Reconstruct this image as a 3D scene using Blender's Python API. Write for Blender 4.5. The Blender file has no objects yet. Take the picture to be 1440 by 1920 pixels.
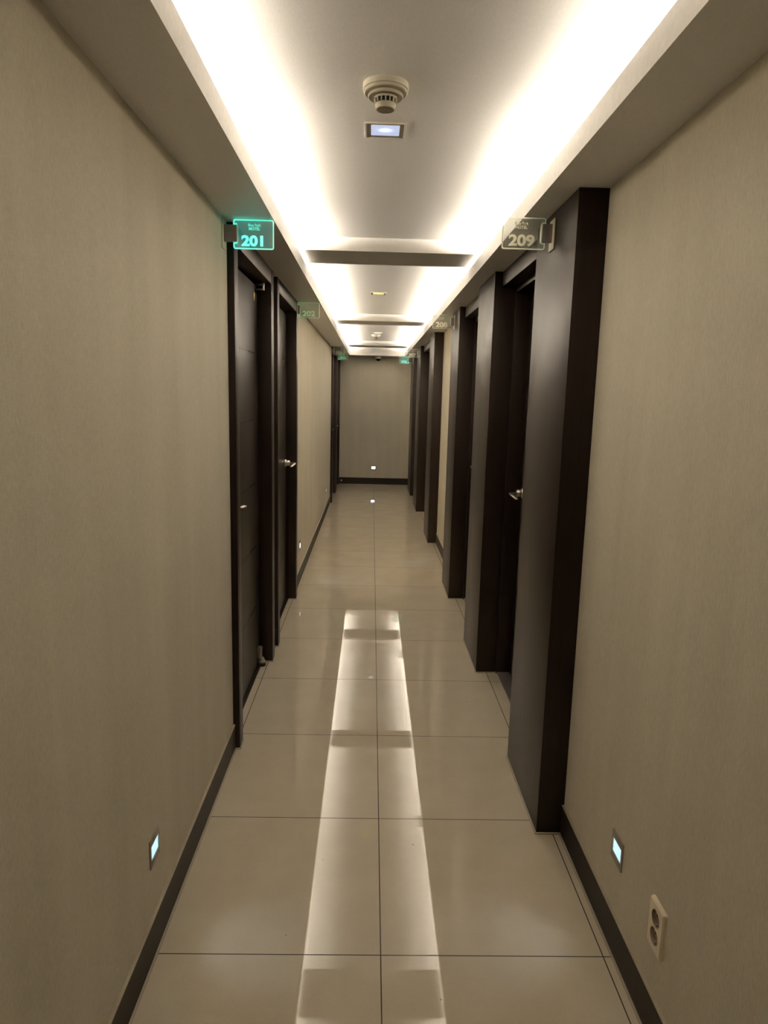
import bpy, bmesh, math
from mathutils import Vector, Matrix

# ------------------------------------------------------------------ camera, world, lights, exposure
sc = bpy.context.scene
COL = sc.collection
H_CAM, CX = 1.4772, -0.0541
YAW, PITCH, ROLL, FPX = 0.02126, -0.16865, 0.02434, 1283.7
fw = Vector((math.sin(YAW)*math.cos(PITCH), math.cos(YAW)*math.cos(PITCH), math.sin(PITCH)))
ri = Vector((math.cos(YAW), -math.sin(YAW), 0)); up = ri.cross(fw)
r2 = math.cos(ROLL)*ri + math.sin(ROLL)*up
u2 = -math.sin(ROLL)*ri + math.cos(ROLL)*up
cd = bpy.data.cameras.new('camera'); cam = bpy.data.objects.new('camera', cd); COL.objects.link(cam)
cd.sensor_fit = 'HORIZONTAL'; cd.sensor_width = 36; cd.lens = FPX/1440*36; cd.clip_start = 0.02
cam.matrix_world = Matrix(((r2.x, u2.x, -fw.x, CX), (r2.y, u2.y, -fw.y, 0), (r2.z, u2.z, -fw.z, H_CAM), (0, 0, 0, 1)))
sc.camera = cam

sc.view_settings.view_transform = 'Standard'; sc.view_settings.look = 'None'
sc.view_settings.gamma = 1; sc.view_settings.use_curve_mapping = False
EXPOSURE = 0.0
sc.view_settings.exposure = EXPOSURE
w = bpy.data.worlds.new('world'); sc.world = w; w.use_nodes = True
w.node_tree.nodes['Background'].inputs[0].default_value = (0.9, 0.75, 0.55, 1)
w.node_tree.nodes['Background'].inputs[1].default_value = 0.0

# corridor measures (metres)
XL, XR = -0.605, 0.634          # wall faces
CL, CR = -0.578, 0.543          # faces of the door casings
LPL, LPR = -0.424, 0.457        # lips of the ceiling coves
ZS, ZT, ZC = 2.095, 2.16, 2.23  # soffit underside, lip top, tray ceiling
YB, YE, YF = -1.6, 11.40, 11.10 # back wall, end wall, fascia at the end of the tray

# warm strip lamps lying in both coves, behind the lips
LAMP_W = 10.8
LAMP_TILT = math.radians(26)
def cove_lamp(x, y0, y1, tilt, k):
    ld = bpy.data.lights.new('cove_lamp', 'AREA'); ld.shape = 'RECTANGLE'
    ld.size = 0.034; ld.size_y = y1-y0; ld.energy = LAMP_W*(y1-y0)*k; ld.color = (1.0, 0.91, 0.79)
    o = bpy.data.objects.new('cove_lamp', ld); COL.objects.link(o)
    o.location = (x, (y0+y1)/2, 2.1475); o.rotation_euler = (0, math.pi+tilt, 0)   # faces up and towards the tray
yy = -0.6
while yy < 11.0:
    for x, t in ((-0.495, LAMP_TILT), (0.528, -LAMP_TILT)):
        cove_lamp(x, yy, min(yy+1.22, 11.05), t, .22 if yy < 0.5 else .50 if yy < 1.5 else 1.15 if yy < 3.0 else 2.1 if yy < 9.5 else 1.7)   # output shaped by distance to balance the brightness, weakest near the camera
    yy += 1.25

# ------------------------------------------------------------------ materials
def newmat(name):
    m = bpy.data.materials.new(name); m.use_nodes = True
    nt = m.node_tree; b = nt.nodes['Principled BSDF']
    return m, nt, b
def N(nt, t, **kw):
    n = nt.nodes.new(t)
    for k, v in kw.items(): setattr(n, k, v)
    return n
def L(nt, a, b): nt.links.new(a, b)
def math_n(nt, op, a, b=None, c=None, clamp=False):
    n = N(nt, 'ShaderNodeMath', operation=op, use_clamp=clamp)
    for i, v in enumerate((a, b, c)):
        if v is None: continue
        if isinstance(v, (int, float)): n.inputs[i].default_value = v
        else: L(nt, v, n.inputs[i])
    return n.outputs[0]
def mapping(nt, scale, kind='Object'):
    tc = N(nt, 'ShaderNodeTexCoord'); mp = N(nt, 'ShaderNodeMapping')
    mp.inputs['Scale'].default_value = scale
    L(nt, tc.outputs[kind], mp.inputs[0]); return mp.outputs[0]
def noise(nt, vec, scale, detail=4, rough=.6):
    n = N(nt, 'ShaderNodeTexNoise'); n.inputs['Scale'].default_value = scale
    n.inputs['Detail'].default_value = detail; n.inputs['Roughness'].default_value = rough
    L(nt, vec, n.inputs['Vector']); return n.outputs['Fac']
def ramp(nt, fac, stops):
    r = N(nt, 'ShaderNodeValToRGB'); e = r.color_ramp.elements
    while len(e) < len(stops): e.new(0.5)
    for el, (p, c) in zip(e, stops): el.position = p; el.color = (*c, 1)
    L(nt, fac, r.inputs[0]); return r.outputs[0]
def bump(nt, b, h, s, d=.001):
    n = N(nt, 'ShaderNodeBump'); n.inputs['Strength'].default_value = s; n.inputs['Distance'].default_value = d
    L(nt, h, n.inputs['Height']); L(nt, n.outputs[0], b.inputs['Normal'])
def simple(name, col, rough=.5, metal=0., spec=.5, var=0.04):
    m, nt, b = newmat(name)
    v = noise(nt, mapping(nt, (1, 1, 1)), 60)
    c = ramp(nt, v, [(.3, tuple(x*(1-var) for x in col)), (.7, tuple(min(1, x*(1+var)) for x in col))])
    L(nt, c, b.inputs['Base Color']); b.inputs['Roughness'].default_value = rough
    b.inputs['Metallic'].default_value = metal; b.inputs['Specular IOR Level'].default_value = spec
    return m
def emit(name, col, s, base=(.3, .3, .3)):
    m, nt, b = newmat(name)
    b.inputs['Base Color'].default_value = (*base, 1)
    b.inputs['Emission Color'].default_value = (*col, 1); b.inputs['Emission Strength'].default_value = s
    b.inputs['Roughness'].default_value = .4
    return m

def wallpaper():
    m, nt, b = newmat('woven_wallpaper')
    v1 = noise(nt, mapping(nt, (420, 420, 60)), 1, 3)        # fine vertical threads
    v2 = noise(nt, mapping(nt, (90, 90, 700)), 1, 2)         # cross threads
    v3 = noise(nt, mapping(nt, (7, 7, .6)), 1, 3)            # strip to strip differences
    v4 = noise(nt, mapping(nt, (3, 3, 3)), 1, 6, .7)         # faint soiling
    s = math_n(nt, 'ADD', math_n(nt, 'MULTIPLY', v1, .40), math_n(nt, 'MULTIPLY', v2, .22))
    s = math_n(nt, 'ADD', s, math_n(nt, 'MULTIPLY', v3, .22))
    s = math_n(nt, 'ADD', s, math_n(nt, 'MULTIPLY', v4, .16))
    c = ramp(nt, s, [(.36, (.57, .520, .405)), (.64, (.76, .700, .570))])
    L(nt, c, b.inputs['Base Color']); b.inputs['Roughness'].default_value = .75
    b.inputs['Specular IOR Level'].default_value = .25
    bump(nt, b, math_n(nt, 'ADD', v1, v2), .35, .0006)
    return m
def wood():
    m, nt, b = newmat('dark_wenge_veneer')
    g = noise(nt, mapping(nt, (260, 260, 5)), 1, 5, .65)
    g2 = noise(nt, mapping(nt, (50, 50, 1.2)), 1, 3)
    s = math_n(nt, 'ADD', math_n(nt, 'MULTIPLY', g, .6), math_n(nt, 'MULTIPLY', g2, .4))
    c = ramp(nt, s, [(.35, (.0065, .0034, .0024)), (.65, (.017, .0098, .0072))])
    L(nt, c, b.inputs['Base Color'])
    r = math_n(nt, 'MULTIPLY_ADD', g, .16, .33); L(nt, r, b.inputs['Roughness'])
    b.inputs['Specular IOR Level'].default_value = .30
    b.inputs['Specular Tint'].default_value = (1, .86, .74, 1)
    bump(nt, b, g, .22, .0005)
    return m
def tiles():
    m, nt, b = newmat('polished_porcelain_tiles')
    tc = N(nt, 'ShaderNodeTexCoord'); sx = N(nt, 'ShaderNodeSeparateXYZ'); L(nt, tc.outputs['Object'], sx.inputs[0])
    def line(out, off, half):
        t = math_n(nt, 'ADD', out, -off+30.0)
        f = math_n(nt, 'FRACT', math_n(nt, 'DIVIDE', t, .6))
        d = math_n(nt, 'ABSOLUTE', math_n(nt, 'SUBTRACT', f, .5))
        return math_n(nt, 'GREATER_THAN', d, .5-half/.6)
    lx = line(sx.outputs[0], 0.0, .0017); ly = line(sx.outputs[1], 1.607, .0016)
    gm = math_n(nt, 'MAXIMUM', lx, ly)
    vec = tc.outputs['Object']
    cloud = noise(nt, vec, 5, 5); fine = noise(nt, vec, 220, 3)
    s = math_n(nt, 'ADD', math_n(nt, 'MULTIPLY', cloud, .6), math_n(nt, 'MULTIPLY', fine, .4))
    c = ramp(nt, s, [(.35, (.61, .530, .395)), (.65, (.70, .615, .470))])
    # specks of dirt
    vo = N(nt, 'ShaderNodeTexVoronoi'); vo.inputs['Scale'].default_value = 7.5; L(nt, vec, vo.inputs['Vector'])
    sp = math_n(nt, 'LESS_THAN', vo.outputs['Distance'], .022)
    mx = N(nt, 'ShaderNodeMix', data_type='RGBA'); L(nt, sp, mx.inputs[0]); L(nt, c, mx.inputs[6]); mx.inputs[7].default_value = (.12, .09, .06, 1)
    mg = N(nt, 'ShaderNodeMix', data_type='RGBA'); L(nt, gm, mg.inputs[0]); L(nt, mx.outputs[2], mg.inputs[6]); mg.inputs[7].default_value = (.05, .036, .022, 1)
    L(nt, mg.outputs[2], b.inputs['Base Color'])
    r = math_n(nt, 'MULTIPLY_ADD', cloud, .012, .004); r = math_n(nt, 'MAXIMUM', r, math_n(nt, 'MULTIPLY', gm, .6))
    L(nt, r, b.inputs['Roughness']); b.inputs['Specular IOR Level'].default_value = .48
    return m
def paint():
    m, nt, b = newmat('ceiling_paper')
    v = noise(nt, mapping(nt, (500, 60, 60)), 1, 3)
    c = ramp(nt, v, [(.3, (.70, .675, .635)), (.7, (.78, .755, .715))])
    L(nt, c, b.inputs['Base Color']); b.inputs['Roughness'].default_value = .42
    b.inputs['Specular IOR Level'].default_value = .3
    bump(nt, b, v, .15, .0005)
    return m
M = dict(wall=wallpaper(), wood=wood(), tile=tiles(), paint=paint(),
         caulk=simple('sealant', (.42, .36, .26), .6),
         metal=simple('brushed_nickel', (.62, .57, .50), .28, 1.0),
         darkmetal=simple('satin_grey_metal', (.30, .26, .24), .35, .6),
         brass=simple('gold_plated_number', (.72, .58, .25), .3, 1.0),
         cream=simple('cream_plastic', (.60, .55, .43), .4),
         ivory=simple('ivory_socket_plastic', (.93, .82, .63), .38),
         socket=simple('socket_well', (.34, .26, .17), .5),
         bright=simple('highlight_pale', (.85, .82, .76), .45, .35),
         black=simple('black_gap', (.008, .007, .006), .6),
         dome=simple('smoked_dome', (.012, .008, .006), .08),
         white=simple('white_plastic', (.70, .66, .55), .4),
         steel=simple('night_light_bezel', (.30, .26, .21), .35, .3),
         rubber=simple('grey_rubber', (.03, .03, .03), .7),
         foot=simple('worn_zinc', (.36, .32, .24), .45, .5),
         groove=simple('groove', (.006, .005, .004), .7))

# ------------------------------------------------------------------ mesh helpers
def bx(bm, x0, x1, y0, y1, z0, z1, mi=0, bev=0):
    v = [bm.verts.new((x, y, z)) for x in (x0, x1) for y in (y0, y1) for z in (z0, z1)]
    fs = [(0, 1, 3, 2), (4, 6, 7, 5), (0, 4, 5, 1), (2, 3, 7, 6), (0, 2, 6, 4), (1, 5, 7, 3)]
    out = []
    for f in fs:
        fc = bm.faces.new([v[i] for i in f]); fc.material_index = mi; out.append(fc)
    if bev:
        es = list({e for f in out for e in f.edges})
        bmesh.ops.bevel(bm, geom=es, offset=bev, segments=2, affect='EDGES', profile=.5)
def lathe(bm, prof, seg=40, origin=(0, 0, 0), axis='Z', mi=0):
    """profile = [(r, h)...] turned about the axis through origin"""
    o = Vector(origin); rings = []
    def P(r, h, a):
        c, s = r*math.cos(a), r*math.sin(a)
        return o + (Vector((c, s, h)) if axis == 'Z' else Vector((h, c, s)) if axis == 'X' else Vector((s, h, c)))
    for r, h in prof:
        if r < 1e-6: rings.append([bm.verts.new(P(0, h, 0))])
        else: rings.append([bm.verts.new(P(r, h, 2*math.pi*k/seg)) for k in range(seg)])
    for a, b in zip(rings, rings[1:]):
        for k in range(seg):
            q = (k+1) % seg
            if len(a) == 1 and len(b) == 1: continue
            if len(a) == 1: f = bm.faces.new((a[0], b[k], b[q]))
            elif len(b) == 1: f = bm.faces.new((a[k], b[0], a[q]))
            else: f = bm.faces.new((a[k], b[k], b[q], a[q]))
            f.material_index = mi; f.smooth = True
def sweep(bm, pts, radii, seg=12, flat=1.0, mi=0):
    """tube through pts; flat squashes it vertically"""
    rings = []
    n = len(pts)
    for i, p in enumerate(pts):
        p = Vector(p); d = (Vector(pts[min(i+1, n-1)]) - Vector(pts[max(i-1, 0)])).normalized()
        a = d.cross(Vector((0, 0, 1)));
        if a.length < 1e-3: a = Vector((1, 0, 0))
        a.normalize(); b = a.cross(d)
        rings.append([bm.verts.new(p + radii[i]*(math.cos(t)*a + flat*math.sin(t)*b)) for t in [2*math.pi*k/seg for k in range(seg)]])
    for A, B in zip(rings, rings[1:]):
        for k in range(seg):
            f = bm.faces.new((A[k], A[(k+1) % seg], B[(k+1) % seg], B[k])); f.smooth = True; f.material_index = mi
    bm.faces.new(rings[0][::-1]).material_index = mi; bm.faces.new(rings[-1]).material_index = mi
def obj(name, bm, mats, parent=None, sharp=True):
    bmesh.ops.recalc_face_normals(bm, faces=bm.faces)
    me = bpy.data.meshes.new(name); bm.to_mesh(me); bm.free()
    me.set_sharp_from_angle(angle=math.radians(38))
    for m in (mats if isinstance(mats, (list, tuple)) else [mats]): me.materials.append(m)
    o = bpy.data.objects.new(name, me); COL.objects.link(o)
    if parent:
        o.parent = parent
        # geometry is written in world space, so cancel the chain of parent translations
        t = Vector((0, 0, 0)); p = parent
        while p: t += p.location; p = p.parent
        o.location = -t
    return o
def nb(): return bmesh.new()
def empty(name, loc, kind=None):
    e = bpy.data.objects.new(name, None); e.empty_display_size = .05; COL.objects.link(e); e.location = loc
    if kind: e['kind'] = kind
    return e
def tag(o, label, cat, group=None):
    o['label'] = label; o['category'] = cat
    if group: o['group'] = group
def struct(name, bm, mats):
    o = obj(name, bm, mats); o['kind'] = 'structure'; return o
def text_mesh(name, body, height, extrude, mat, mtx, parent, bold=0., xs=1.0, align='CENTER'):
    cu = bpy.data.curves.new(name, 'FONT'); cu.body = body; cu.size = height/.70; cu.extrude = extrude
    cu.offset = bold; cu.align_x = align; cu.align_y = 'BOTTOM_BASELINE'; cu.resolution_u = 4
    t = bpy.data.objects.new('tmp', cu); COL.objects.link(t)
    dg = bpy.context.evaluated_depsgraph_get(); dg.update()
    me = bpy.data.meshes.new_from_object(t.evaluated_get(dg)); me.name = name
    bpy.data.objects.remove(t); bpy.data.curves.remove(cu)
    me.transform(mtx @ Matrix.Diagonal((xs, 1, 1, 1)))
    me.materials.clear(); me.materials.append(mat)
    o = bpy.data.objects.new(name, me); COL.objects.link(o); o.parent = parent
    tt = Vector((0, 0, 0)); p = parent
    while p: tt += p.location; p = p.parent
    o.location = -tt
    return o

# ------------------------------------------------------------------ structure
b = nb(); bx(b, -1.0, 1.0, YB-.1, YE+.1, -.08, 0); struct('floor', b, M['tile'])
b = nb(); bx(b, XL-.15, XR+.15, YB-.1, YE+.1, ZC, ZC+.1); struct('ceiling', b, M['paint'])

# door layout: (casing start, opening start, opening end, casing end)
LD = [(2.680, 2.752, 3.635, 3.722), (3.868, 3.940, 4.822, 4.905), (9.330, 9.402, 10.262, 10.345), (10.500, 10.572, 11.30, 11.385)]
b = nb(); ys = YB-.05; top = 2.012
for a0, a1, a2, a3 in LD:
    bx(b, XL-.15, XL, ys, a1-.02, 0, ZC+.02); bx(b, XL-.15, XL, a1-.02, a2+.02, top+.05, ZC+.02); ys = a2+.02
bx(b, XL-.15, XL, ys, YE+.05, 0, ZC+.02)
struct('wall_left', b, M['wall'])
# right side: three jambs A B C with two doors, then D E F with two doors
RD = [(2.645, 3.530), (4.035, 4.900), (7.370, 8.735), (9.39, 10.16)]
RJ = [(2.135, 2.645), (3.530, 4.035), (4.900, 5.365), (6.835, 7.370), (8.735, 9.39), (10.16, 10.86)]
b = nb(); ys = YB-.05
for a1, a2 in RD:
    bx(b, XR, XR+.15, ys, a1-.05, 0, ZC+.02); bx(b, XR, XR+.15, a1-.05, a2+.05, top+.05, ZC+.02); ys = a2+.05
bx(b, XR, XR+.15, ys, YE+.05, 0, ZC+.02)
struct('wall_right', b, M['wall'])
b = nb(); bx(b, XL-.15, XR+.15, YE, YE+.12, 0, ZC+.02); struct('wall_end', b, M['wall'])

# dropped soffits with the cove troughs behind their lips
def soffit(name, xw, xl):
    s = 1 if xl > xw else -1
    b = nb(); lo, hi = sorted((xw, xl)); bx(b, lo, hi, YB, YF, ZS, ZS+.010)
    i0, i1 = sorted((xl, xl-s*.012)); bx(b, i0, i1, YB, YF, ZS+.010, ZT)
    struct(name, b, M['paint'])
soffit('trim_1', XL, LPL); soffit('trim_2', XR, LPR)
b = nb(); bx(b, XL, XR, YF, YE, ZS, ZC); struct('trim_3', b, M['paint'])
for k, (y0, y1) in enumerate([(.20, .56), (3.505, 3.85), (6.68, 7.04), (9.93, 10.33)]):
    b = nb(); bx(b, XL, XR, y0, y1, ZT+.007, ZC); struct('trim_%d' % (4+k), b, M['paint'])

M['base'] = simple('dark_baseboard', (.018, .011, .0075), .5, 0, .25, .15)
# baseboards with the pale bead of sealant at the floor
def base(name, side, spans):
    b = nb()
    for y0, y1 in spans:
        if side < 0: bx(b, XL, XL+.008, y0, y1, .0, .105); bx(b, XL+.008, XL+.014, y0, y1, 0, .004, 1); bx(b, XL, XL+.0085, y0, y1, .105, .108, 1)
        else: bx(b, XR-.008, XR, y0, y1, .0, .105); bx(b, XR-.014, XR-.008, y0, y1, 0, .004, 1); bx(b, XR-.0085, XR, y0, y1, .105, .108, 1)
    struct(name, b, [M['base'], M['caulk']])
base('baseboard_left', -1, [(YB, 2.68), (3.722, 3.868), (4.905, 9.33), (10.345, 10.50)])
base('baseboard_right', 1, [(YB, 2.135), (5.365, 6.835), (10.86, YE)])
b = nb(); bx(b, XL, XR, YE-.010, YE, 0, .112); bx(b, XL, XR, YE-.018, YE-.010, 0, .005, 1); struct('baseboard_end', b, [M['base'], M['caulk']])

# ------------------------------------------------------------------ doors
def handle(parent, x, y, z, s, d, l=1.0):
    """lever handle; s = +1 stands off towards +X, d = direction of the lever along Y"""
    b = nb()
    lathe(b, [(0, 0), (.027, 0), (.027, .007), (.024, .011), (.019, .012), (.019, .030), (.016, .034), (0, .034)] if s > 0 else
          [(0, 0), (.027, 0), (.027, -.007), (.024, -.011), (.019, -.012), (.019, -.030), (.016, -.034), (0, -.034)], 32, (x, y, z), 'X')
    h = obj('door_handle', b, M['metal'], parent)
    b = nb()
    pts = [(x+s*.030, y, z), (x+s*.052, y, z), (x+s*.062, y+d*.006, z), (x+s*.066, y+d*.022, z-.001), (x+s*.064, y+d*.06*l, z-.004), (x+s*.058, y+d*.10*l, z-.010), (x+s*.053, y+d*.115*l, z-.016)]
    sweep(b, pts, [.009, .009, .010, .012, .013, .012, .006], 14, .55)
    obj('lever', b, M['metal'], h)
    return h
def left_door(n, lay, hinge_far, hz):
    a0, a1, a2, a3 = lay; xf = -.648
    root = empty('door_%d' % n, (XL, (a1+a2)/2, 0), 'structure')
    b = nb(); bx(b, -.70, CL, a0, a1, 0, ZS, bev=.0015); bx(b, CL, CL+.006, a0-.004, a1, 0, .004, 1); bx(b, XL, CL+.006, a0-.008, a0, 0, .004, 1)
    obj('jamb', b, [M['wood'], M['caulk']], root)
    b = nb(); bx(b, -.70, CL, a2, a3, 0, ZS, bev=.0015); bx(b, -.66, CL+.006, a2-.006, a2, 0, .004, 1)
    obj('jamb', b, [M['wood'], M['caulk']], root)
    b = nb(); bx(b, -.70, CL, a1, a2, 2.022, ZS, bev=.0015); obj('lintel', b, M['wood'], root)
    b = nb(); bx(b, -.69, xf, a1+.004, a2-.012, .012, 2.006, bev=.003)
    bx(b, -.70, -.685, a1, a2, 0, 2.03, 1)
    for z in (1.670, 1.340, 1.015, .684, .356):
        if hinge_far:
            bx(b, xf-.004, xf+.0006, a1+.60, a1+.78, z-.004, z+.004, 1); bx(b, xf-.004, xf+.0003, a1+.02, a1+.60, z-.0010, z+.0012, 1)
        else:
            bx(b, xf-.004, xf+.0006, a1+.10, a1+.28, z-.004, z+.004, 1)
    obj('door_leaf', b, [M['wood'], M['groove']], root)
    b = nb(); bx(b, -.695, -.632, a1, a2, 0, .006); obj('threshold', b, M['wood'], root)
    if hinge_far: handle(root, xf, a1+.062, hz, 1, 1, .72)
    else: handle(root, xf, a2-.072, hz, 1, -1)
    return root
d1 = left_door(1, LD[0], True, 1.005)
d2 = left_door(2, LD[1], False, 1.0)
d3 = left_door(3, LD[2], True, 1.0)
d4 = left_door(4, LD[3], True, 1.0)
# pivot hardware, brass patch painted in as a hinge reflection, and floor stopper of the first door
b = nb(); bx(b, -.652, -.606, 3.585, 3.600, 2.006, 2.016, bev=.001); bx(b, -.650, -.606, 3.585, 3.600, 1.985, 1.992, bev=.001); lathe(b, [(0, 0), (.006, 0), (.006, .034), (0, .034)], 16, (-.612, 3.592, 1.984))
obj('pivot_bracket', b, M['metal'], d1)
b = nb(); bx(b, -.650, -.6462, 3.52, 3.60, 1.925, 1.965, bev=.0008); obj('hinge_reflection', b, M['brass'], d1)
b = nb(); bx(b, -.649, -.628, 3.555, 3.600, .045, .105, bev=.003); lathe(b, [(0, .018), (.019, .018), (.021, .026), (.015, .034), (.010, .05), (0, .05)], 20, (-.628, 3.575, 0))
st = obj('door_stopper', b, M['foot'], d1)
b = nb(); lathe(b, [(0, 0), (.020, 0), (.021, .012), (.017, .018), (0, .018)], 20, (-.628, 3.575, 0)); obj('rubber_foot', b, M['rubber'], st)
# gold room number on the second door (reads along +Y)
def mtx_face_x(x, y, z):   # text plane facing +X, reading along +Y
    return Matrix(((0, 0, 1, x), (1, 0, 0, y), (0, 1, 0, z), (0, 0, 0, 1)))
text_mesh('door_number', '202', .036, .0015, M['brass'], mtx_face_x(-.6462, 4.655, 1.655), d2, .0006, 1.0)

def right_jamb(root, y0, y1):
    b = nb(); bx(b, CR, .80, y0, y1, 0, ZS, bev=.0015)
    bx(b, CR-.006, CR, y0-.006, y1, 0, .004, 1); bx(b, CR, XR if y0 in (2.135, 6.835) else .70, y0-.008, y0, 0, .004, 1)
    obj('jamb', b, [M['wood'], M['caulk']], root)
def right_door(n, op, jambs, hz):
    a1, a2 = op; xf = .722
    root = empty('door_%d' % n, (XR, (a1+a2)/2, 0), 'structure')
    for j in jambs: right_jamb(root, *RJ[j])
    b = nb(); bx(b, .582, .80, a1, a2, 2.022, ZS, bev=.0015); obj('lintel', b, M['wood'], root)
    b = nb(); bx(b, .650, .80, a2-.014, a2, 0, 2.0, bev=.001); bx(b, .650, .80, a1, a1+.014, 0, 2.0, bev=.001); bx(b, .650, .80, a1+.014, a2-.014, 1.995, 2.022, bev=.001)
    obj('door_frame', b, M['wood'], root)
    b = nb(); bx(b, xf, xf+.04, a1+.017, a2-.017, .012, 1.993, bev=.003); bx(b, xf+.04, xf+.05, a1, a2, 0, 2.022, 1)
    for z in (1.670, 1.340, 1.015, .684, .356): bx(b, xf-.0006, xf+.004, a1+.10, a1+.28, z-.004, z+.004, 1)
    obj('door_leaf', b, [M['wood'], M['groove']], root)
    b = nb(); bx(b, .655, .77, a1+.014, a2-.014, 0, .010, bev=.001); obj('threshold', b, M['darkmetal'], root)
    handle(root, xf, a2-.10, hz, -1, -1)
right_door(5, RD[0], [0, 1], 1.005)
right_door(6, RD[1], [2], 1.0)
right_door(7, RD[2], [3, 4], 1.0)
right_door(8, RD[3], [5], 1.0)

# ------------------------------------------------------------------ room signs
def acrylic(name, col, s, tint, fall, side):
    """clear acrylic sheet; a lamp in the clamp lights the sheet from its clamped edge (object x = distance from clamp)"""
    m, nt, b = newmat(name)
    b.inputs['Base Color'].default_value = (*tint, 1); b.inputs['Roughness'].default_value = .12
    tc = N(nt, 'ShaderNodeTexCoord'); sx = N(nt, 'ShaderNodeSeparateXYZ'); L(nt, tc.outputs['Object'], sx.inputs[0])
    return m, nt, b, sx.outputs[0]
def sheet_mat(name, col, s, fall):
    m, nt, b, x = acrylic(name, col, s, (.70, .70, .64), fall, 1)
    e = math_n(nt, 'MULTIPLY', math_n(nt, 'EXPONENT', math_n(nt, 'MULTIPLY', math_n(nt, 'ABSOLUTE', x), -1/fall)), s)
    b.inputs['Emission Color'].default_value = (*col, 1); L(nt, e, b.inputs['Emission Strength'])
    tr = N(nt, 'ShaderNodeBsdfTransparent'); tr.inputs[0].default_value = (.93, .95, .92, 1)
    mx = N(nt, 'ShaderNodeMixShader'); mx.inputs[0].default_value = .13
    L(nt, tr.outputs[0], mx.inputs[1]); L(nt, b.outputs[0], mx.inputs[2]); L(nt, mx.outputs[0], nt.nodes['Material Output'].inputs[0])
    return m
def etch_mat(name, col, s, fall, opac, tint=(.78, .74, .60)):
    m, nt, b, x = acrylic(name, col, s, tint, fall, 1); b.inputs['Roughness'].default_value = .5
    e = math_n(nt, 'MULTIPLY', math_n(nt, 'EXPONENT', math_n(nt, 'MULTIPLY', math_n(nt, 'ABSOLUTE', x), -1/fall)), s)
    b.inputs['Emission Color'].default_value = (*col, 1); L(nt, e, b.inputs['Emission Strength'])
    tl = N(nt, 'ShaderNodeBsdfTranslucent'); tl.inputs[0].default_value = (*tint, 1)
    m0 = N(nt, 'ShaderNodeMixShader'); m0.inputs[0].default_value = .7; L(nt, b.outputs[0], m0.inputs[1]); L(nt, tl.outputs[0], m0.inputs[2])
    tr = N(nt, 'ShaderNodeBsdfTransparent'); mx = N(nt, 'ShaderNodeMixShader'); mx.inputs[0].default_value = opac
    L(nt, tr.outputs[0], mx.inputs[1]); L(nt, m0.outputs[0], mx.inputs[2]); L(nt, mx.outputs[0], nt.nodes['Material Output'].inputs[0])
    return m
CY, GR, GD = (.05, .95, .78), (.10, .80, .36), (.25, .75, .48)
LIT = {'cyan': (CY, 3.0, .30, .12), 'cyanfar': (CY, 3.0, .08, .30), 'green': (GR, .60, .08, .05), 'greenfar': (GR, 1.3, .07, .20), 'faint': (GD, .16, .03, .006), 'off': (GD, .03, .03, .001)}
SM = {}
for k, (c, s, f, sh) in LIT.items():
    SM[k] = (sheet_mat('acrylic_sheet_'+k, c, sh*5, f), etch_mat('etched_'+k, c, s, f, .92, (.95, .93, .80)), etch_mat('polished_edge_'+k, c, s*.8, f, .80, (.95, .94, .84)), etch_mat('etched_name_'+k, c, s*.8, f, .60))
W_S, H_S = .146, .102
def outline(inset=0.):
    """sheet outline with the notch for the clamp, u from clamp edge outwards"""
    i = inset; r = .007-i*.6 if .007-i*.6 > .001 else .001
    pts = []
    def arc(cx, cy, a0):
        for k in range(5):
            a = a0 + math.pi/2*k/4; pts.append((cx+r*math.cos(a), cy+r*math.sin(a)))
    x0, x1, y0, y1 = i, W_S-i, i, H_S-i
    arc(x1-r, y0+r, -math.pi/2); arc(x1-r, y1-r, 0); arc(x0+r, y1-r, math.pi/2)
    pts += [(x0, .084+i), (.010+i, .084+i), (.010+i, .022-i), (x0, .022-i)]
    arc(x0+r, y0+r, math.pi)
    return pts
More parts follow.
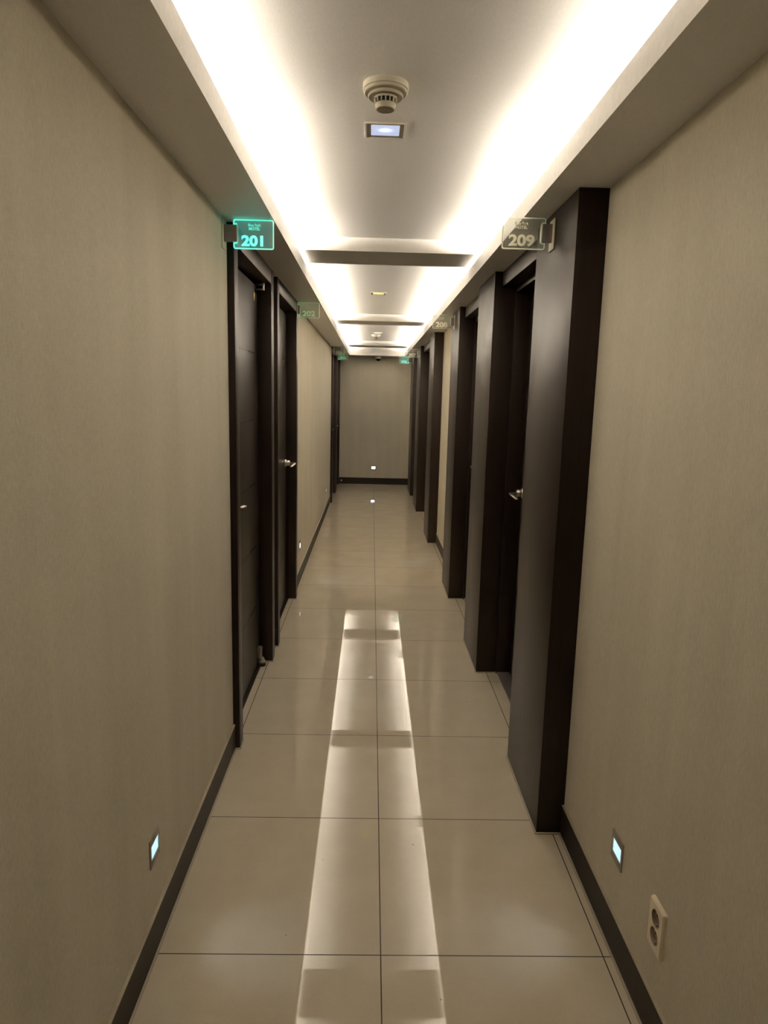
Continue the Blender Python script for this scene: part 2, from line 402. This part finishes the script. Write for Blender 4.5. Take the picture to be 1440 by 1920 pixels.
def sign(num, xclamp, y, z0, side, xmount, mode, label):
    """side=+1: sheet runs towards +X from the clamp (left wall); -1: towards -X (right wall)"""
    root = empty('room_sign', (xclamp, y, z0))
    sheet, etch, rim, nm = SM[mode]
    def place(o):   # geometry local to root: no offset needed
        o.parent = root; o.location = (0, 0, 0); return o
    def loc_obj(name, bm, mats):
        o = obj(name, bm, mats); return place(o)
    th = .0028
    po, pi_ = outline(0), outline(.0036)
    def prism(pts, t):
        b = nb(); A = [b.verts.new((side*u, -t, v)) for u, v in pts]; B = [b.verts.new((side*u, t, v)) for u, v in pts]
        b.faces.new(A); b.faces.new(B[::-1])
        for k in range(len(pts)): q = (k+1) % len(pts); b.faces.new((A[k], A[q], B[q], B[k]))
        return b
    loc_obj('acrylic_panel', prism(pi_, th), sheet)
    b = nb(); t = th+.0004; n = len(po)
    A = [[b.verts.new((side*u, s*t, v)) for u, v in P] for P in (po, pi_) for s in (-1, 1)]
    for k in range(n):
        q = (k+1) % n
        for i, j in ((0, 1), (1, 3), (3, 2), (2, 0)): b.faces.new((A[i][k], A[i][q], A[j][q], A[j][k]))
    loc_obj('polished_rim', b, rim)
    # mounting plate on the wall or casing, and the clamp
    xm = xmount-xclamp
    b = nb(); lo, hi = sorted((xm, xm+side*.004)); bx(b, lo, hi, -.032, .032, -.002, .098, bev=.0018); loc_obj('mounting_plate', b, M['cream'])
    b = nb(); lo, hi = sorted((xm+side*.004, side*.012)); bx(b, lo, hi, -.008, .008, .024, .082, bev=.001); loc_obj('clamp', b, M['darkmetal'])
    b = nb(); lo, hi = sorted((side*.012, side*.016)); bx(b, lo, hi, -.0085, .0085, .023, .083, bev=.0008); loc_obj('clamp_highlight', b, M['bright'])  # pale bar on the clamp front, its highlight put in as colour
    def tm(name, body, h, ucen, v, mat, bold, xs):
        mt = Matrix(((1, 0, 0, side*ucen), (0, 0, -1, -th-.0006), (0, 1, 0, v), (0, 0, 0, 1)))
        o = text_mesh(name, body, h, .0005, mat, mt, root, bold, xs); o.location = (0, 0, 0)
    uc = .073 if side > 0 else .080
    tm('number', num, .034, uc, .012, etch, .0019, 1.20)
    tm('motel_name', 'Blue Park', .0095, uc+.003, .078, nm, .0003, .86)
    tm('motel_name', 'MOTEL', .0095, uc+.003, .0655, nm, .0006, .92)
    tag(root, label, 'sign', 'acrylic room number signs'); return root
sign('201', -.568, 2.622, 1.989, 1, XL, 'cyan', 'bright cyan lit acrylic sign reading 201 high on the left wall')
sign('202', -.572, 4.86, 1.988, 1, CL, 'green', 'dim green acrylic sign reading 202 beside the second left door')
sign('203', -.580, 9.295, 1.994, 1, XL, 'off', 'unlit clear acrylic sign reading 203 far down the left wall')
sign('205', -.574, 10.53, 1.990, 1, CL, 'greenfar', 'green glowing acrylic sign reading 205 behind the 203 sign')
sign('209', .518, 2.42, 1.974, -1, CR, 'faint', 'large clear acrylic sign reading 209 on the nearest right door post')
sign('208', .527, 5.20, 1.972, -1, CR, 'off', 'unlit clear acrylic sign reading 208 on the third right door post')
sign('207', .527, 8.93, 1.965, -1, CR, 'off', 'unlit clear acrylic sign reading 207 far along the right side')
sign('206', .487, 10.42, 1.953, -1, CR, 'cyanfar', 'cyan lit acrylic sign reading 206 hanging lowest at the far right')

# ------------------------------------------------------------------ smoke detectors
def detector(x, y, label):
    root = empty('smoke_detector', (x, y, ZC))
    b = nb(); lathe(b, [(0, ZC), (.056, ZC), (.056, ZC-.013), (.055, ZC-.014), (.0520, ZC-.0140), (.0520, ZC-.0152), (.0540, ZC-.0156), (.0540, ZC-.0195), (.0515, ZC-.0215), (.044, ZC-.0195), (0, ZC-.0190)], 56, (x, y, 0)); obj('base', b, M['cream'], root)
    b = nb(); lathe(b, [(.034, ZC-.019), (.036, ZC-.0225), (.0425, ZC-.0235), (.0435, ZC-.0255), (.0435, ZC-.0290), (.0415, ZC-.0305), (.036, ZC-.0280), (.028, ZC-.0270), (.024, ZC-.0270)], 56, (x, y, 0)); obj('head_ring', b, M['cream'], root)
    b = nb(); lathe(b, [(.0285, ZC-.030), (.0275, ZC-.035)], 40, (x, y, 0)); lathe(b, [(.0262, ZC-.045), (.0235, ZC-.057), (.0215, ZC-.058), (.021, ZC-.0565), (0, ZC-.0560)], 40, (x, y, 0))
    for k in range(16):
        a = 2*math.pi*k/16; c, s = math.cos(a), math.sin(a)
        A = [(.0277, ZC-.034), (.0262, ZC-.046)]
        sweep(b, [(x+A[0][0]*c, y+A[0][0]*s, A[0][1]), (x+A[1][0]*c, y+A[1][0]*s, A[1][1])], [.0018, .0018], 6)
    lathe(b, [(0, ZC-.030), (.019, ZC-.030), (.019, ZC-.050), (0, ZC-.050)], 24, (x, y, 0), mi=1)
    obj('sensing_chamber', b, [M['cream'], M['black']], root)
    b = nb(); lathe(b, [(0, ZC-.0565), (.0195, ZC-.0572), (.0195, ZC-.0585), (0, ZC-.0590)], 32, (x, y, 0)); obj('cover_cap', b, simple('cap_grey', (.30, .26, .19), .5), root)
    tag(root, label, 'smoke detector', 'ceiling smoke detectors')
detector(-.036, 1.835, 'round cream smoke detector on the ceiling nearest the camera')
detector(-.022, 8.92, 'small cream smoke detector far down, beside the farthest ceiling light')

# ------------------------------------------------------------------ square ceiling downlights
def lamp_mat(name, col, s):
    m, nt, b = newmat(name)
    tc = N(nt, 'ShaderNodeTexCoord'); ln = N(nt, 'ShaderNodeVectorMath', operation='LENGTH'); mp = N(nt, 'ShaderNodeMapping'); mp.inputs['Scale'].default_value = (1, 1.3, 0)
    L(nt, tc.outputs['Object'], mp.inputs[0]); L(nt, mp.outputs[0], ln.inputs[0])
    g = math_n(nt, 'EXPONENT', math_n(nt, 'MULTIPLY', math_n(nt, 'POWER', math_n(nt, 'DIVIDE', ln.outputs['Value'], .016), 2), -1))
    e = math_n(nt, 'MULTIPLY', math_n(nt, 'ADD', math_n(nt, 'MULTIPLY', g, .8), .42), s)
    b.inputs['Base Color'].default_value = (.2, .2, .2, 1); b.inputs['Emission Color'].default_value = (*col, 1)
    L(nt, e, b.inputs['Emission Strength']); b.inputs['Roughness'].default_value = .1
    return m
def downlight(x, y, col, s, label):
    root = empty('ceiling_downlight', (x, y, ZC)); h = .0585; i = .041
    b = nb()
    for x0, x1, y0, y1 in ((-h, h, -h, -h+.005), (-h, h, h-.005, h), (-h, -h+.005, -h+.005, h-.005), (h-.005, h, -h+.005, h-.005)):
        bx(b, x+x0, x+x1, y+y0, y+y1, ZC-.005, ZC, bev=.0008)
    obj('outer_frame', b, M['white'], root)
    b = nb(); k = h-.005
    for x0, x1, y0, y1 in ((-k, k, -k, -i), (-k, k, i, k), (-k, -i, -i, i), (i, k, -i, i)):
        bx(b, x+x0, x+x1, y+y0, y+y1, ZC-.0025, ZC)
    obj('reflector_plate', b, simple('plate_grey', (.28, .25, .21), .35, .3), root)
    b = nb(); bx(b, -i, i, -i, i, -.0015, 0)
    o = obj('lens', b, lamp_mat('lens_glow', col, s)); o.parent = root; o.location = (0, 0, 0)
    tag(root, label, 'ceiling light', 'square recessed ceiling lights')
downlight(-.032, 2.125, (.62, .72, 1.0), 1.7, 'square ceiling downlight with bluish white glow nearest the camera')
downlight(-.022, 5.335, (1.0, .86, .20), 1.9, 'square ceiling downlight glowing yellow in the second bay')
downlight(-.002, 8.62, (1.0, .95, .82), 4.0, 'square ceiling downlight glowing warm white in the farthest bay')

# ------------------------------------------------------------------ low night lights
NL = emit('night_light_led', (.52, .80, 1.0), 1.15)
NLW = emit('night_light_led_far', (.80, .85, 1.0), 5.0)
def night_light(x, y, z, nrm, mat, label, watt=.12):
    """nrm: unit axis the light faces, '+X', '-X' or '-Y'"""
    root = empty('night_light', (x, y, z))
    def B(b, a0, a1, d0, d1, z0, z1, mi=0, bev=0):   # a along the wall, d off the wall
        if nrm == '+X': bx(b, x+d0, x+d1, y+a0, y+a1, z+z0, z+z1, mi, bev)
        elif nrm == '-X': bx(b, x-d1, x-d0, y+a0, y+a1, z+z0, z+z1, mi, bev)
        else: bx(b, x+a0, x+a1, y-d1, y-d0, z+z0, z+z1, mi, bev)
    w_, u_, l0, l1 = .038, .030, -.020, .020
    b = nb()
    B(b, -w_, w_, 0, .004, l1, .040, bev=.0005); B(b, -w_, w_, 0, .004, -.040, l0, bev=.0005)
    B(b, -w_, -u_, 0, .004, l0, l1); B(b, u_, w_, 0, .004, l0, l1)
    obj('bezel', b, M['steel'], root)
    b = nb(); B(b, -u_, u_, 0, .0015, l0, l1); obj('lit_window', b, mat, root)
    tag(root, label, 'night light', 'low wall night lights')
    if watt:
        ld = bpy.data.lights.new('night_light_beam', 'SPOT'); ld.energy = watt*7; ld.color = (.72, .80, 1.0); ld.spot_size = math.radians(62); ld.spot_blend = 1.0; ld.shadow_soft_size = .012
        o = bpy.data.objects.new('night_light_beam', ld); COL.objects.link(o)
        n = {'+X': Vector((1, 0, 0)), '-X': Vector((-1, 0, 0)), '-Y': Vector((0, -1, 0))}[nrm]
        o.location = Vector((x, y, z)) + n*.012
        o.rotation_euler = (n + Vector((0, 0, -1.0))).to_track_quat('-Z', 'Y').to_euler()
night_light(XL, 1.642, .288, '+X', NL, 'bluish lit square night light low on the left wall nearest the camera')
night_light(XR, 1.655, .284, '-X', NL, 'bluish lit square night light low on the right wall just beyond the socket')
night_light(XL, 5.335, .284, '+X', NLW, 'small lit night light low on the left wall just past the second door')
night_light(XL, 8.49, .293, '+X', NLW, 'tiny lit night light low on the left wall before the far doors', .08)
night_light(XR, 6.05, .290, '-X', NL, 'night light hidden low on the right wall between the two groups of posts')
night_light(-.006, YE, .283, '-Y', NLW, 'square white night light low on the end wall of the corridor', .08)

# ------------------------------------------------------------------ double wall socket
root = empty('wall_socket', (XR, 1.386, .22))
WELL = (.3035, .2585); RW = .0205
b = nb()
def rrect(x, hw, z0, z1, r):
    pts = []
    for cy, cz, a0 in ((1.386+hw-r, z0+r, -90), (1.386+hw-r, z1-r, 0), (1.386-hw+r, z1-r, 90), (1.386-hw+r, z0+r, 180)):
        for k in range(5):
            a = math.radians(a0+90*k/4); pts.append(b.verts.new((x, cy+r*math.cos(a), cz+r*math.sin(a))))
    return pts
A = rrect(XR, .036, .222, .340, .004); B = rrect(XR-.007, .036, .222, .340, .004); Cc = rrect(XR-.0105, .033, .225, .337, .004)
for P, Q in ((A, B), (B, Cc)):
    for k in range(len(P)):
        q = (k+1) % len(P); b.faces.new((P[k], P[q], Q[q], Q[k])).smooth = True
# front of the plate: one cell round each well, radial quads from the rim of the well to the cell border
cells = ((.281, .337), (.225, .281))
for zc, (z0, z1) in zip(WELL, cells):
    hy = .033; corner = [math.atan2(z-zc, y) % (2*math.pi) for y in (-hy, hy) for z in (z0, z1)]
    angs = [2*math.pi*k/36 for k in range(36)]
    for c_ in corner:
        k = min(range(36), key=lambda q: abs((angs[q]-c_+math.pi) % (2*math.pi)-math.pi)); angs[k] = c_
    I = []; O = []
    for a in angs:
        cy, cz = math.cos(a), math.sin(a)
        ty = hy/abs(cy) if abs(cy) > 1e-9 else 1e9
        tz = ((z1-zc) if cz > 0 else (zc-z0))/abs(cz) if abs(cz) > 1e-9 else 1e9
        t = min(ty, tz)
        I.append(b.verts.new((XR-.0105, 1.386+RW*cy, zc+RW*cz))); O.append(b.verts.new((XR-.0105, 1.386+t*cy, zc+t*cz)))
    for k in range(36):
        q = (k+1) % 36; b.faces.new((I[k], I[q], O[q], O[k]))
obj('cover_plate', b, M['ivory'], root)
for zc in WELL:
    b = nb()
    lathe(b, [(RW, -.0105), (RW-.0006, -.0095), (RW-.0012, -.0022), (0, -.0020)], 36, (XR, 1.386, zc), 'X', 0)
    for dy in (-.0095, .0095): lathe(b, [(.0028, -.0026), (0, -.0026)], 12, (XR, 1.386+dy, zc), 'X', 1)
    for s_ in (-1, 1): bx(b, XR-.0085, XR-.002, 1.383, 1.389, zc+s_*.0165-.0025, zc+s_*.0165+.0025, 2)
    obj('socket_well', b, [M['socket'], M['black'], M['metal']], root)
tag(root, 'cream double power socket low on the right wall near the camera', 'socket')

# ------------------------------------------------------------------ dome camera and door stop at the far end
root = empty('dome_camera', (.035, 11.235, ZS))
b = nb(); lathe(b, [(0, ZS), (.054, ZS), (.055, ZS-.030), (.050, ZS-.040), (.040, ZS-.043), (0, ZS-.043)], 40, (.035, 11.235, 0)); obj('housing', b, M['cream'], root)
b = nb(); lathe(b, [(.038, ZS-.043)] + [(.038*math.cos(a), ZS-.043-.036*math.sin(a)) for a in [math.pi/2*k/8 for k in range(1, 8)]] + [(0, ZS-.079)], 36, (.035, 11.235, 0)); obj('tinted_dome', b, M['dome'], root)
tag(root, 'small cream security dome camera under the ceiling edge at the end wall', 'security camera')
b = nb(); lathe(b, [(0, 0), (.012, 0), (.012, -.006), (.006, -.008), (.006, -.045), (.013, -.047), (.013, -.062), (0, -.064)], 24, (-.536, YE-.010, .065), 'Y')
o = obj('door_stop', b, M['white']); tag(o, 'tiny pale door stop on the baseboard of the end wall at left', 'door stop')
